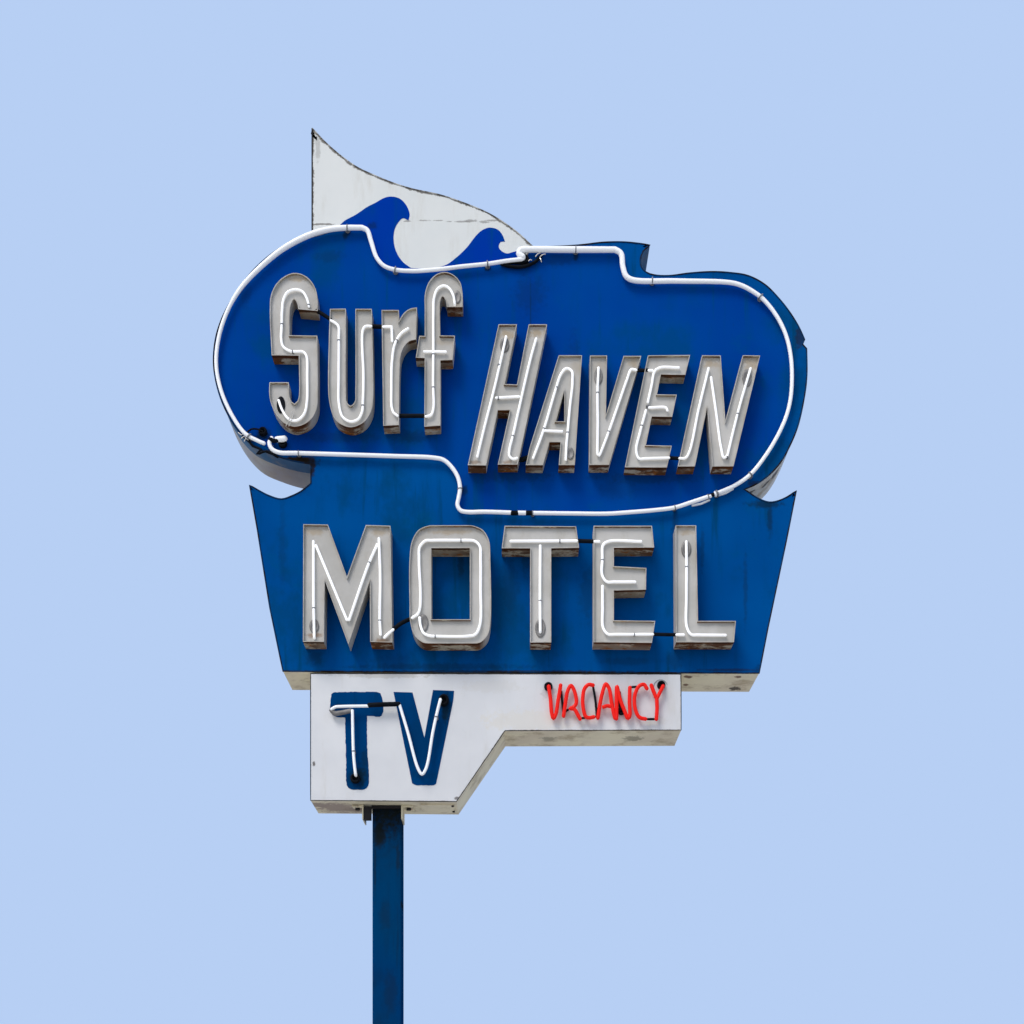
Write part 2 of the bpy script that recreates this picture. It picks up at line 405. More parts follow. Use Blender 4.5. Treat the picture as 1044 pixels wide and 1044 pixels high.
def tube(pts, e, r, mat, parent, name='neon_tube', dive=(0, 0)):
    """glass tube in the plane e; dive = metres it bends back at the start / end"""
    c = cr(pts, False, 1.5)
    W = [P(p.x, p.y, e) for p in c]
    if dive[0]: W = [W[0] + Vector((0, dive[0] * k, 0)) for k in (1, .5)] + W
    if dive[1]: W = W + [W[-1] + Vector((0, dive[1] * k, 0)) for k in (.5, 1)]
    v, f = sweep(W, r)
    return mesh_obj(name, v, f, mat, parent, smooth=True)

def support(x, y, e, r, parent, ang=0.0, back=0.0, name='tube_support'):
    """clip band round the tube and the standoff that carries it; ang = tube direction in the face plane"""
    c = P(x, y, e); d = Vector((math.cos(ang), 0, math.sin(ang)))
    w = 0.0055
    a = sweep([c - d * w, c + d * w], r * 1.22, 12, False)
    q = Vector((c.x, -back, c.z))
    b = sweep([c, q], r * 0.38, 8, False)
    cc = sweep([q, q - Vector((0, 0.012, 0))], r * 1.0, 10, False)
    v, f = join([a, b, cc])
    return mesh_obj(name, v, f, 'clip_metal', parent, smooth=False)

def disc(x, y, rx, ry, e, th, mat, parent, name='socket', rot=0.0, ringmat=None):
    """short oval boot standing th metres off plane e"""
    c = P(x, y, e); n = 24; V = []; F = []
    prof = [(1.0, 0.0), (1.0, th * .7), (0.82, th), (0.62, th), (0.5, th * 0.35), (0.0, th * 0.3)]
    for (k, t) in prof:
        for i in range(n):
            a = 2 * math.pi * i / n
            dx, dz = math.cos(a) * rx * PX * k, math.sin(a) * ry * PX * k
            V.append(Vector((c.x + dx * math.cos(rot) - dz * math.sin(rot), -e - t, c.z + dx * math.sin(rot) + dz * math.cos(rot))))
    for j in range(len(prof) - 1):
        for i in range(n):
            k = (i + 1) % n; F.append((j * n + i, j * n + k, (j + 1) * n + k, (j + 1) * n + i))
    return mesh_obj(name, V, F, mat, parent, smooth=True)

def c_(*a): return tuple(a) + ('c',)

# ---- cabinet outline ---------------------------------------------------------
CAP_L = [c_(317, 473), (297, 469.5), (278, 463.5), (259, 455), (245, 442), (232.5, 423), (223, 400), (217.8, 372), (219.6, 346), (226, 325),
         (236, 305.5), (250, 285), (268, 266), (290, 250), c_(318, 237)]
CAP_TOP = [c_(318, 237), (345, 231.5), c_(371, 231), (378, 248), (384, 263), (391, 271), (403, 274.5), (447, 274), (497, 268.4), c_(531, 262.5), c_(543, 252), (579, 250.7), (596, 249.3), (613.4, 247.2), (634, 246.7), (651.4, 248.2), c_(662.6, 250)]
HOOK = [c_(662.6, 250), (655.5, 256.5), (653, 265), (654, 272.5), (659, 277.6), (667, 280.3), (682, 281), (703, 278.4), (726, 277), (745, 278),
        (762.6, 281), (779.8, 290), (793.3, 303.3), (804.8, 317.7), (814.3, 333), c_(820.3, 346), c_(818.3, 351), c_(822.4, 355.5), (822.6, 382), (820.5, 402),
        (813, 435.7), (803.2, 458.7), (795, 472.5), (785.5, 483), (772, 493), c_(759, 499)]
NOTCH_R = [c_(759, 499), (774, 508.6), (784.4, 512), (793.6, 510.5), (802.8, 506.4), c_(811.8, 500.3)]
MOT = [c_(811.8, 500.3), c_(802, 550), c_(783, 640), c_(774, 686.3), c_(288.5, 684.3), c_(275, 619), c_(262.4, 540), c_(254.5, 494.7)]
NOTCH_L = [c_(254.5, 494.7), (273.5, 505), (287, 508.8), (297.5, 505.6), (307, 500.8), c_(317, 492.8), c_(317, 473)]
def chain(*L):
    out = []
    for i, l in enumerate(L): out += l[:-1]
    return out
OUT = cr(chain(CAP_L, CAP_TOP, HOOK, NOTCH_R, MOT, NOTCH_L), True, 3)

def cab_wall(x, y, d, layer):
    if y > 683: return 'cream_metal'
    if y < 300 or y > 515: return 'return_blue' if abs(d.y) > .3 or y < 300 else 'return_blue'
    if x > 740 and y > 455: return 'chipped_metal'
    return 'return_blue' if layer == 0 else 'bare_metal'
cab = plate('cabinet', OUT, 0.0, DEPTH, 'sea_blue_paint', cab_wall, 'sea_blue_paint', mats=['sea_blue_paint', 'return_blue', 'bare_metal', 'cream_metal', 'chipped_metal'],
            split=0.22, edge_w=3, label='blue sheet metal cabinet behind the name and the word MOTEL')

k = NT('cabinet_edge'); k.col(k.mix(k.ramp(k.noise(5, detail=8, rough=.8, off=3), .44, .56), (0.004, 0.035, 0.10, 1), (0.014, 0.010, 0.008, 1))); k.rough(.7); k.spec(.05); MAT['cabinet_edge'] = k.m
def trim(poly, e, r, parent, mat='dark_edge', name='edge_trim', closed=True):
    pts = [P(p.x, p.y, e) for p in poly]
    if closed: pts = pts + [pts[0], pts[1]]
    v, f = sweep(pts, r, 6, False)
    return mesh_obj(name, v, f, mat, parent)
trim(dense(OUT, 10), 0.0, 0.0075, cab, 'cabinet_edge')

# royal blue field inside the border tube
FIELD = [(267, 453), (250, 442), (236.4, 423), (225, 396), (220.6, 368), (226.5, 331), (243.5, 296), (276, 262), (318, 238.5), (353, 232), c_(372, 232),
         (378, 245.6), (384, 263), (402, 275), (422, 277), (447, 275), (472, 271.6), (497, 269), (518, 265.8), c_(531, 264), c_(530, 254.5),
         c_(627, 254.5), (633.3, 258.8), (635, 271.7), (638.5, 282), c_(645, 285.7), (690, 286.4), (743.4, 288), (766.4, 296.6), (791.3, 321.5), (801, 340.7),
         (806, 361.8), (807.4, 385), (801, 426), (791.3, 447), (778, 468), (764.5, 484.4), (749, 495), (724.3, 505.5), (688, 517.5), (640, 522), (582, 523.4), (520, 522.7),
         c_(474, 522), (466.4, 515), (468.5, 500), (467, 487), (460.3, 476), (452.3, 468.8), (443, 466.8), (400, 465), c_(304, 462), c_(282, 461)]
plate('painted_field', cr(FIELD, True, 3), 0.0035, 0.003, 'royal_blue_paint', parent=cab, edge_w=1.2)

# ---- pennant -------------------------------------------------------------
PEN = [c_(318.2, 130.7), (332.2, 145.5), (349.4, 160.3), (364.8, 170.9), (380, 178), (397.3, 185.2), (418, 192), (449, 198.8), (472, 206.5), (495, 216), (510, 224.5),
       (527.5, 237), c_(542.8, 251), c_(536, 264), (518, 266.5), (497, 270), (472, 272.8), (447, 276), (422, 277.2), (402, 275.6), (391, 271), (384, 263), (378, 245), c_(372, 233), (345, 235), c_(318.2, 242)]
PENP = cr(PEN, True, 3)
pen = plate('pennant', PENP, 0.006, DEPTH - 0.02, 'white_paint_pennant', mats=['white_paint_pennant', 'bare_metal'], edge_w=5, back='white_paint_pennant',
            label='white flag-shaped panel with painted blue waves')
trim(PENP[:next(i for i, p in enumerate(PENP) if p.x > 542.5) + 1], 0.006, 0.0065, pen, 'worn_edge', closed=False)
v, f = sweep([P(318.2, 131, 0.006), P(318.2, 236, 0.006)], 0.007, 6, False); mesh_obj('edge_trim', v, f, 'dark_edge', pen)
W1 = [c_(347, 229), (351.3, 225), (362.8, 218.8), (374.3, 211), (384, 206), (391.5, 201.8), (399, 200.3), (407.8, 202.6), (414.5, 209.7), (417.6, 218.3), c_(416.4, 224.6),
      (410.7, 222.3), (406.8, 225.6), (402.4, 233.6), (401.3, 245), (404, 256.6), (410.7, 267), c_(419, 273.2), (434, 274.6), c_(434, 275.5), (402, 275.2), (391, 271), (384, 263), (378, 245), c_(372, 233.5), c_(346, 233.5)]
W2 = [c_(434, 274), (447, 272.4), (455.7, 269.5), (464.3, 263.3), (475.8, 252.5), (484.4, 241.3), (491, 235), (498.8, 232), (507.4, 234), (512.2, 239.4), c_(514.8, 246.2),
      (510.3, 246.6), (508.3, 251.5), (511.5, 256), (517, 258.4), (521, 257.5), c_(530, 255), c_(535, 264), (518, 266), (497, 269.5), (472, 272), c_(447, 275.2)]
for w in (W1, W2): plate('painted_wave', cr(w, True, 2), 0.0085, 0.0022, 'wave_blue_paint', parent=pen, edge_w=0.5)

# ---- white lower box --------------------------------------------------------
BOX = [Vector(p) for p in ((316.6, 686.6), (694.3, 687.2), (694.5, 744.3), (515, 744.9), (465.3, 817.2), (316.6, 816))]
def box_wall(x, y, d, l): return 'cream_metal'
box = plate('panel_box', BOX, 0.004, DEPTH - 0.02, 'white_paint_box', box_wall, 'white_paint_box', mats=['white_paint_box', 'cream_metal'], edge_w=1.6,
            label='white box below the cabinet carrying TV and VACANCY')
trim(dense(BOX, 10), 0.004, 0.0045, box)
# access flap and screws under the box
def slab(name, lo, hi, mat, parent):
    x0, y0, z0 = lo; x1, y1, z1 = hi
    V = [(x0, y0, z0), (x1, y0, z0), (x1, y1, z0), (x0, y1, z0), (x0, y0, z1), (x1, y0, z1), (x1, y1, z1), (x0, y1, z1)]
    F = [(0, 3, 2, 1), (4, 5, 6, 7), (0, 1, 5, 4), (1, 2, 6, 5), (2, 3, 7, 6), (3, 0, 4, 7)]
    return mesh_obj(name, V, F, mat, parent)
zb = P(0, 817, 0.004).z
slab('access_flap', (P(428, 0).x, 0.1, zb - 0.012), (P(462, 0).x, 0.42, zb - 0.0005), 'cream_metal', box)
for sx, sy in ((461, .13), (461, .38)):
    v, f = sweep([Vector((P(sx, 0).x, sy, zb - 0.025)), Vector((P(sx, 0).x, sy, zb - 0.002))], 0.014, 8, False); mesh_obj('screw', v, f, 'dark_edge', box)

# ---- post and brackets -----------------------------------------------------
def post_at(x): return P(x, 0, -0.22).x
x0, x1 = post_at(379.6), post_at(409.3)
hw = (x1 - x0) / 2; cx = (x0 + x1) / 2; b = 0.018
prof = []
for sx, sy in ((1, 1), (-1, 1), (-1, -1), (1, -1)):
    for t in range(5):
        a = math.pi / 2 * (t / 4) + {(1, 1): 0, (-1, 1): math.pi / 2, (-1, -1): math.pi, (1, -1): 1.5 * math.pi}[(sx, sy)]
        prof.append((cx + sx * (hw - b) + b * math.cos(a), 0.22 + hw + sy * (hw - b) + b * math.sin(a)))
V = []; F = []; zs = [0.0, 1.5, 3.0, 4.0, zb - 0.001 + 0.0]; n = len(prof)
for z in zs: V += [(px, py, z) for px, py in prof]
for i in range(len(zs) - 1):
    for k in range(n): F.append((i * n + k, i * n + (k + 1) % n, (i + 1) * n + (k + 1) % n, (i + 1) * n + k))
F.append(tuple(range(n))); F.append(tuple(range((len(zs) - 1) * n, len(zs) * n)))
post = mesh_obj('post', V, F, 'post_blue_paint')
slab('base_plate', (cx - .3, 0.22 + hw - .3, 0.0), (cx + .3, 0.22 + hw + .3, 0.03), 'post_blue_paint', post)
yc = 0.22 + hw
for sgn, mt in ((-1, 'cream_metal'), (1, 'cream_metal')):
    xa = cx + sgn * (hw + 0.002); xb = cx + sgn * (hw + (0.085 if sgn < 0 else 0.004))
    l, r = sorted((xa, xa + sgn * 0.012))
    V = []
    o = xb if sgn < 0 else xb
    # upright leg of the angle, then its foot under the box
    lo = (min(o, o + sgn * 0.012), 0.14, zb - 0.145); hi = (max(o, o + sgn * 0.012), 0.44, zb - 0.001)
    br = slab('bracket', lo, hi, mt, post)
    fx = sorted((o + sgn * 0.0125, o + sgn * 0.12)); slab('bracket_foot', (fx[0], 0.16, zb - 0.012), (fx[1], 0.42, zb - 0.001), mt, post)
    bx = o + sgn * 0.07
    v, f = sweep([Vector((bx, 0.24, zb - 0.035)), Vector((bx, 0.24, zb - 0.012))], 0.025, 6, False); mesh_obj('bolt', v, f, 'dark_edge', post)
slab('bracket', (x0 - 0.085, 0.15, zb - 0.155), (x0 - 0.004, 0.19, zb - 0.013), 'dark_edge', post)
slab('bracket', (x0 - 0.004, 0.17, zb - 0.03), (x1 + 0.004, 0.21, zb - 0.002), 'dark_edge', post)

# ---- letters -------------------------------------------------------------
A = lambda *pts: [Vector(p) for p in pts]
S_ = cr([(275, 316), (276, 302), (280.7, 290.7), (288.7, 282.6), (299, 278.3), (308.3, 279.8), (316.3, 285.5), (322, 295.3), (323.8, 306.8), c_(323.8, 317), c_(304.3, 315.2),
         (303, 309), (299.7, 305), (296.8, 309), (295.4, 316), c_(295, 341.8), c_(323.4, 342.2), (323.8, 405), (323.2, 414.4), (319.8, 423.6), (311.7, 431.6), (300.2, 435),
         (291, 432), (285, 427), (279.5, 419), (275.5, 408.6), (274.4, 400.6), c_(274.7, 389.7), c_(294.3, 389.7), (295, 404), (297.4, 409.6), (300.2, 411.5), (303, 409), (304.6, 404),
         c_(304.6, 362.5), c_(276.9, 362.2)], True, 2)
U_ = cr([c_(336.4, 314.8), c_(352.5, 314.6), (352.5, 400), (353, 409), (357.5, 413.6), (361.8, 409), (362.3, 400), c_(362.3, 314.8), c_(379, 314.8), (380, 360), (380.3, 405), (378.6, 418), (372.6, 428.6),
         (365.7, 433.5), (357.7, 435.6), (349.7, 433.6), (342.8, 428.8), (338.2, 420), (335.3, 407), (334.5, 393), (335.3, 345)], True, 2)
R_ = cr([c_(389, 316), c_(406.6, 316), c_(406.6, 327), (412, 318.8), (418.3, 314.6), c_(425, 313.4), c_(424, 346), (417, 348), (411.4, 354), (408.5, 362), (407.4, 374), c_(406.6, 433.4), c_(390.7, 434)], True, 2)
F_ = cr([c_(433, 342.4), (433, 316), (433.2, 300), (436.7, 288.4), (443.6, 280.5), (452.8, 277.2), (462, 280), (468.9, 287.2), (471.4, 297.6), c_(471.7, 313), c_(455.6, 313), (454.5, 306), (451.2, 302), (448.9, 306),
         c_(448.7, 341.9), c_(463.7, 342.2), c_(461.4, 367), c_(449, 367.4), c_(449, 434), c_(432.6, 435), c_(433, 365), c_(423.8, 364.6), c_(427.5, 342.4)], True, 2)
H_ = A((508.3, 330.6), (527, 330.6), (514.6, 391.5), (527, 392), (539, 330.6), (557.8, 330.6), (527.7, 473.6), (507.5, 473.6), (519.8, 418.2), (507.5, 418.2), (495.5, 474.6), (476.9, 474.2))
A_ = A((569.6, 362.2), (593.4, 362.2), (586, 474.2), (569.6, 474.2), (571.5, 450.8), (560.2, 450.8), (553.5, 474.2), (536, 474.2), (540, 456))
A_h = A((575.3, 398), (575.6, 429.6), (566.6, 429.6))
V_ = A((601.5, 362.4), (618.9, 362.4), (617.8, 423), (635.7, 362.8), (653.8, 362.8), (620.9, 474), (600.8, 474))
E_ = A((660.5, 362.3), (703.6, 361.9), (698.7, 382.2), (673.9, 381.7), (669.8, 402), (690, 402.3), (685.3, 425), (664.5, 424.6), (658.5, 453.8), (684.9, 454.4), (680, 476.6), (637, 476.4))
N_ = A((715.7, 362.2), (734.8, 362.4), (739.6, 429), (757.2, 362.2), (775, 362.4), (747.8, 475.5), (726.4, 475.5), (721, 415), (708.5, 475.5), (691, 475.5))
M_ = A((309.2, 534.4), (334.3, 534.8), (353.7, 588), (373, 535.2), (398, 536), (400, 655), (377.4, 654.4), (377, 592), (355.2, 657), (331, 591.5), (330.2, 654.4), (308.8, 654.4))
O_ = cr([(417.5, 615), (417.5, 570), (420, 551.5), (427, 540), (438, 535.6), c_(441, 535.5), c_(478, 535.5), (482, 535.8), (492.6, 540.6), (498.7, 551.5), (499.8, 568), (499.8, 636), (496.7, 648), (489, 655.3), c_(484, 656), c_(437, 656), (431, 655),
         (423, 648), (418.2, 634)], True, 2)
O_h = A((439.7, 558.8), (479, 558.8), (479, 631.4), (439.7, 631.4))
T_ = A((514.5, 536), (587.3, 536.6), (590.4, 558.5), (562, 559), (562, 655), (540.6, 655), (540.6, 559), (511.5, 559))
E2 = A((605.2, 536), (664.7, 536), (666.9, 558.2), (625.9, 558.5), (625.9, 577.2), (659, 579), (658.6, 601.2), (625.9, 602), (625.9, 632.4), (668, 633), (664.7, 655.4), (605.2, 654.8))
L_ = A((688.8, 535.6), (709.8, 535.6), (711.7, 633), (750.3, 633), (748.3, 654.8), (689.3, 654.8))

TR = 0.0125        # glass radius in the letters
def letter(poly, e, tubes, clips=(), socks=(), holes=()):
    o = channel_letter(poly, e, holes)
    te = e - 0.004
    for t in tubes:
        dv = (0, 0)
        if isinstance(t, tuple): t, dv = t
        tube(t, te, TR * (1.1 if e > .2 else 1), 'white_neon_glass', o, dive=dv)
    for (x, y, a) in clips: support(x, y, te, TR, o, math.radians(a), back=e - 0.03)
    for s in socks:
        x, y, rx, ry = s[:4]
        disc(x, y, rx, ry, e - 0.027, 0.010, s[4] if len(s) > 4 else 'grey_socket', o)
    return o
B = 0.018
sl = letter(S_, EL, [([(315, 312.5), (312.9, 304.5), (308.3, 297.3), (301.4, 295.2), (293.3, 297.8), (288.9, 305.6), (287.6, 316), (287.2, 332), (286.7, 345.9), (288.9, 353.6), (296.8, 358.2), (303, 358.3), (308.6, 358.6), (312.2, 362.4),
                (313.2, 385), (312.9, 409.8), (310.6, 420.8), (304.8, 427.6), (299, 429), (293.3, 426.4), (287.6, 417.8), (284, 408)], (0.0, B))],
       [(287.3, 330.5, 90), (298.3, 358.3, 0), (314.6, 311, 75)], [(286.5, 413, 4.2, 8.5, 'black_rubber')])
for k in (0, 1):
    v, f = sweep([P(291.5 + 3 * k, 434.5, EL + .004), P(295 + 2.6 * k, 427, EL + .012), P(298 + 2.2 * k, 419, EL - .01)], 0.0035, 5); mesh_obj('tie_wire', v, f, 'bare_wire', sl)
letter(U_, EL, [[(337.4, 326.8), (342, 329.4), (345, 332.8), (345.4, 345), (345.3, 384.5), (345.6, 412), (349.4, 425.2), (357.7, 429.8), (365, 427.4), (369.2, 419.5), (370, 408), (370.6, 384), (369.8, 337), (372.4, 332.8), (378.4, 332.6)]],
       [(369.8, 413.5, 90), (345.2, 347, 90)], [])
letter(R_, EL, [[(390.8, 333.2), c_(399.3, 333), (399.7, 347.6)], [(416, 335), (409, 340), (402.6, 350.5), (399.7, 367.7), (399, 395), (399.3, 414.4), (401.2, 420.6), (405.4, 424)]], [(404.5, 347, 60)], [])
letter(F_, EL, [([(463.7, 310), (462, 301), (457.4, 293.4), (452.2, 291.3), (446, 294.7), (442.6, 303.3), (441.8, 320), (441.8, 356), (441.5, 390), (441.9, 416), (439.5, 423), (434.2, 424.6)], (B, 0)),
                [(432.6, 358.4), (454.5, 358.7)]], [(441.6, 361.2, 90), (441.6, 395, 90)], [(466.3, 303, 3.4, 6.5)])
letter(H_, EL, [([(516, 343), (510, 370), (503, 399.7), (494.5, 433), (486.6, 465.6)], (B, 0)), [(546.6, 345.3), (542, 361.4), (536, 386), (522.9, 444), (519.4, 458), (519.2, 464.6), (523, 468), (527, 467)], [(506, 405.6), (529, 404.3)]],
       [(508.8, 372, 75), (522.9, 444.5, 75), (508, 405.4, 0)], [(514.5, 352, 4.5, 7.5)])
letter(A_, EL, [[(543.6, 467), (554.3, 438), (566.6, 396.6), (572, 381.3), (577.3, 375.6), (582.8, 378.2), (583.7, 389), (581, 415), (578.8, 439.5), (577.4, 455), (576.8, 468.7)], [(556, 439.2), (573, 439.8)]],
       [(554.6, 437, 65), (578.6, 441, 85), (567.6, 395, 70)], [(581.5, 462.5, 3.6, 6)], [A_h])
letter(V_, EL, [([(610.2, 374.8), (609.2, 400), (609.4, 430), c_(609.0, 463), c_(611.2, 464.6), (620.2, 441.2), (631, 410.3), (639, 387.5), (643.7, 376.6), (648.6, 377.4)], (B, 0))],
       [(609.3, 400.5, 90), (620.5, 440, 65)], [(610, 384, 4.3, 8.5)])
letter(E_, EL, [[(692, 374.8), (673, 374.8), (667.4, 378.6), (664.5, 392), (660.5, 410)], [(661.5, 377.6), (665, 377.6)], [(661.8, 415.6), (679, 415.7), (680.4, 418.6)], [(658.5, 418.4), (652.4, 441), (648.6, 459), (651.5, 467.5), (658, 467.4), (682, 466.8)]],
       [(660, 414, 75), (654, 434, 75)], [])
letter(N_, EL, [[(692.9, 467.3), (698.9, 466.8), (703, 460), (712.3, 417), (722.4, 375.5)], ([(725, 384.9), (730, 420), (735, 456), (738, 466.8), c_(741.6, 464.6), (745.8, 446.6), (754, 414), (763.3, 382.2), (765.3, 375.5)], (0, B))],
       [(741.2, 466, 60), (752, 422, 75)], [(761.5, 385.5, 4.6, 9)])
letter(M_, EM, [([c_(320.4, 650), (319.8, 619), c_(319.5, 552)], (B, 0)), [c_(322.2, 556.2), c_(353.6, 632)], [c_(355.9, 632), (375.8, 575), c_(384.6, 555)], [(386.3, 549), (387.6, 587), (387.2, 631.3), (387.9, 647)], [(392, 650), (396, 646), (400.8, 642)]],
       [(319.8, 620, 90), (376.4, 573.5, 68), (387.2, 632.6, 90)], [(320.4, 638.5, 4.8, 7)])
letter(O_, EM, [([(420.2, 630), (427, 624), (427.2, 570), (427.8, 558), (433.6, 551.4), (440, 550.9), (468.5, 550.8), (476, 550.8), (483.8, 551.6), (489.2, 557), (490, 570), (490, 600), (489.3, 637), (484.6, 646.7), (476, 648.6),
                (445, 648.6), (438, 648.2), (432, 645.5), (428.6, 637.3), (427.8, 629.5)], (0, B))], [(470, 550.8, 0), (443.7, 648.6, 0)], [(431.5, 635.5, 5.2, 9)], [O_h])
letter(T_, EM, [[(520.7, 551.7), (588, 551.4)], ([(550.8, 556.5), (550.5, 611), (550.8, 644)], (0, B))], [(570.8, 551.4, 0), (550.6, 612.5, 90)], [(550.9, 640.5, 5.2, 9.5)])
letter(E2, EM, [[(606.6, 552), (610.6, 552)], [(653.4, 552), (620, 552), (614.8, 556), (614.1, 570), (614, 586.5), (618.6, 593.1), (626, 593.3), (647.4, 593.3)], [(614.3, 597.6), (614.4, 620), (614.9, 640), (619.6, 646.4), (628, 646.7), (665.5, 646.7)]],
       [(614.1, 571, 90), (646.8, 646.7, 0)], [])
letter(L_, EM, [([(699.7, 552), (700, 578), (699.8, 610), (700.2, 639), (704.6, 646.8), (712, 647.3), (739.7, 647.6)], (B, 0)), [(690, 647.2), (697, 647.2)]], [(699.9, 578, 90)], [(699.6, 560, 5, 8.5)])

# black sleeves between neighbouring letters
def cable(pts, e, r, name='cable_sleeve', parent=ROOT):
    c = cr(pts, False, 3); v, f = sweep([P(p.x, p.y, e) for p in c], r, 10); return mesh_obj(name, v, f, 'black_rubber', parent, smooth=True)
cable([(323, 317), (330, 321), (336.8, 325.6)], EL * .8, 0.019)
cable([(379.5, 332.8), (389.8, 333.2)], EL * .8, 0.021)
cable([(406.6, 424), (433, 424)], EL * .8, 0.021)
cable([(527.5, 467.5), (531, 469), (537, 467)], EL * .5, 0.026)
cable([(650, 377.5), (660, 377.8)], EL * .8, 0.018)
cable([(683, 466.9), (692, 467.4)], EL * .8, 0.018)
cable([(401.5, 641.4), (409, 635.5), (419.5, 630.4)], EM * .8, 0.021)
cable([(589, 551.5), (605.4, 552)], EM * .8, 0.021)
cable([(667, 646.7), (689.4, 647.2)], EM * .8, 0.018)

# ---- border tubes ----------------------------------------------------------
BE = 0.052
def border(pts, r, clips, dive=(0, 0)):
    o = tube(pts, BE, r, 'white_border_glass', ROOT, 'border_tube', dive)
    for (x, y, a) in clips: support(x, y, BE, 0.027 if callable(r) else r, o, math.radians(a), 0.006)
    return o
b1 = border([(269, 452), (262, 449), (250, 442), (236.4, 423), (224.8, 396), (220.4, 367), (226.6, 331), (243.8, 296), (276.6, 262.6), (297, 248.5), (318.8, 238.3), (336, 233.8), (353, 232.2), c_(369, 232.1),
             (374.5, 235), (378.2, 245.6), (384, 262.6), (391.5, 271), (403, 275), (422, 276.3), (447, 274.6), (472, 271.6), (497, 269), (518, 265.8), (533, 264.2)], lambda t: 0.018 + 0.009 * max(0, 1 - abs(t - 0.52) / 0.2) ** .6 + 0.0015,
            [(354, 232.3, 0), (403, 275, -10), (497, 269, 8), (254, 445, -40)])
b2 = border([(533, 262), (529, 258.6), (530.6, 254.8), (536, 254.3), (580, 254.4), c_(627, 254.5), (633, 258.4), (635, 271.7), (638.4, 281.6), (645.5, 285.5), (690, 286.5), (743.4, 288), (755, 290.7), (766.4, 296.4), (778, 305), (791.3, 321.5),
             (801, 341), (806, 362), (807.4, 385), (805.7, 408), (801, 426), (791.3, 447), (778, 468), (764.5, 484.2), (749, 495), (730, 503.4)], lambda t: 0.0305 - 0.0105 * min(1, max(0, (t - 0.12) / 0.45)),
            [(587, 254.4, 0), (665, 286, 0), (775.5, 302.6, -42), (765, 484, 42), (731, 503, 22)])
b3 = border([(724.3, 505.6), (705, 512), (688, 517.4), (668.7, 520), (640, 522.4), (620, 523.7), (582, 523.5), (542, 523)], 0.0205, [(688, 517.4, 15), (722, 506.4, 20), (543, 523, 0)])
b3b = border([(536.5, 523), (528.5, 522.8)], 0.022, [])
b4 = border([(520.6, 522.7), (494, 521.8), (476.4, 522), (469.7, 520.4), (466.4, 515), (467.7, 507), (469, 497.7), (467, 487), (460.3, 476), (452.3, 469), (443, 466.8), (400, 465), (304.4, 462), (284, 461.2), (277, 457.5), (274.6, 451.5), (277, 446.8)], 0.0215,
            [(468.9, 498.5, 90), (304.4, 462, 0)], (0, 0.05))
b5 = border([(290, 447.4), (282.5, 448.2)], 0.031, [])
for (x, y, r, p) in ((268.3, 441, 4.2, b1), (288.5, 453, 4.4, b5), (535, 266, 4.4, b1)):
    disc(x, y, r, r, 0.007, 0.05, 'black_rubber', p)
for x in (524.6, 539.6):
    v, f = sweep([P(x - 2.6, 523, BE), P(x + 2.6, 523, BE)], 0.024, 10); mesh_obj('end_sleeve', v, f, 'black_rubber', b3, smooth=True)
v, f = sweep([P(722.5, 506, BE), P(732, 502.6, BE)], 0.02, 10); mesh_obj('end_sleeve', v, f, 'black_rubber', b3, smooth=True)
cable([(251, 442), (256, 437.6), (263, 437.6), (268, 440)], 0.045, 0.009, 'lead_wire', b1)
cable([(252, 447), (258, 455), (266, 458), (262, 463), (272, 460), (283, 466)], 0.03, 0.012, 'lead_wire', b1)
cable([(275.5, 448), (279, 449.5), (282.5, 449)], 0.06, 0.022, 'end_sleeve', b5)
# weathered lead hanging behind the top tube ends
cable([(511, 269), (520, 271.6), (532, 272), (545, 267.5), (552, 260.5)], 0.03, 0.017, 'lead_wire', b2)
cable([(512, 268), (522, 267), (536, 268)], 0.02, 0.02, 'lead_wire', b2)
for (a0, b0, c0) in (((546, 261.5), (548, 259), (551, 257.6)), ((551, 261.5), (553, 259.6), (556, 259)), ((539, 266), (540.5, 264.6), (542, 265.2)), ((550.5, 263), (551.5, 265), (552, 267))):
    v, f = sweep([P(*a0, .055), P(*b0, .06), P(*c0, .055)], 0.0055, 6); mesh_obj('tie_wire', v, f, 'bare_wire', b2)
for (a0, b0, c0) in (((243, 441), (246, 443.5), (249, 442)), ((246, 447), (249, 444.5), (251, 447)), ((249, 450), (250.5, 447), (253, 448.5))):
    v, f = sweep([P(*a0, .05), P(*b0, .055), P(*c0, .05)], 0.0045, 6); mesh_obj('tie_wire', v, f, 'bare_wire', b1)
for (xx0, yy0, xx1, yy1) in ((706, 515.4, 723, 510), (733, 504.8, 747, 498.6)):
    v, f = sweep([P(xx0, yy0, .03), P((xx0 + xx1) / 2, (yy0 + yy1) / 2 + 1, .035), P(xx1, yy1, .03)], 0.012, 8); mesh_obj('electrode', v, f, 'clear_glass_bits', b3, smooth=True)

# ---- TV ---------------------------------------------------------------------
TT = cr([c_(337.8, 708), (339.5, 706.2), c_(344, 705.8), (360, 705.4), c_(384, 705.4), (387.6, 706.4), (389, 710), (390.5, 719.7), (390, 727.5), (387, 730.6), c_(381, 730.2), c_(374, 730), (374.2, 760), (375.3, 801), (371.6, 804.8),
         c_(364, 805), (357.5, 804.6), (354, 801.5), (352.8, 775), c_(351.8, 731.4), (342, 730.6), (337.4, 727), (336.6, 722)], True, 2)
VV = cr([c_(401.4, 705.6), c_(420.6, 705.9), c_(432.5, 752), c_(441.3, 703.4), c_(463, 704.4), c_(462, 714.5), c_(444.6, 799), (443, 800.2), (432, 800.4), (423, 800), c_(420, 798.4)], True, 2)
rj = random.Random(3)
for q in TT + VV: q += Vector((rj.uniform(-.28, .28), rj.uniform(-.28, .28)))
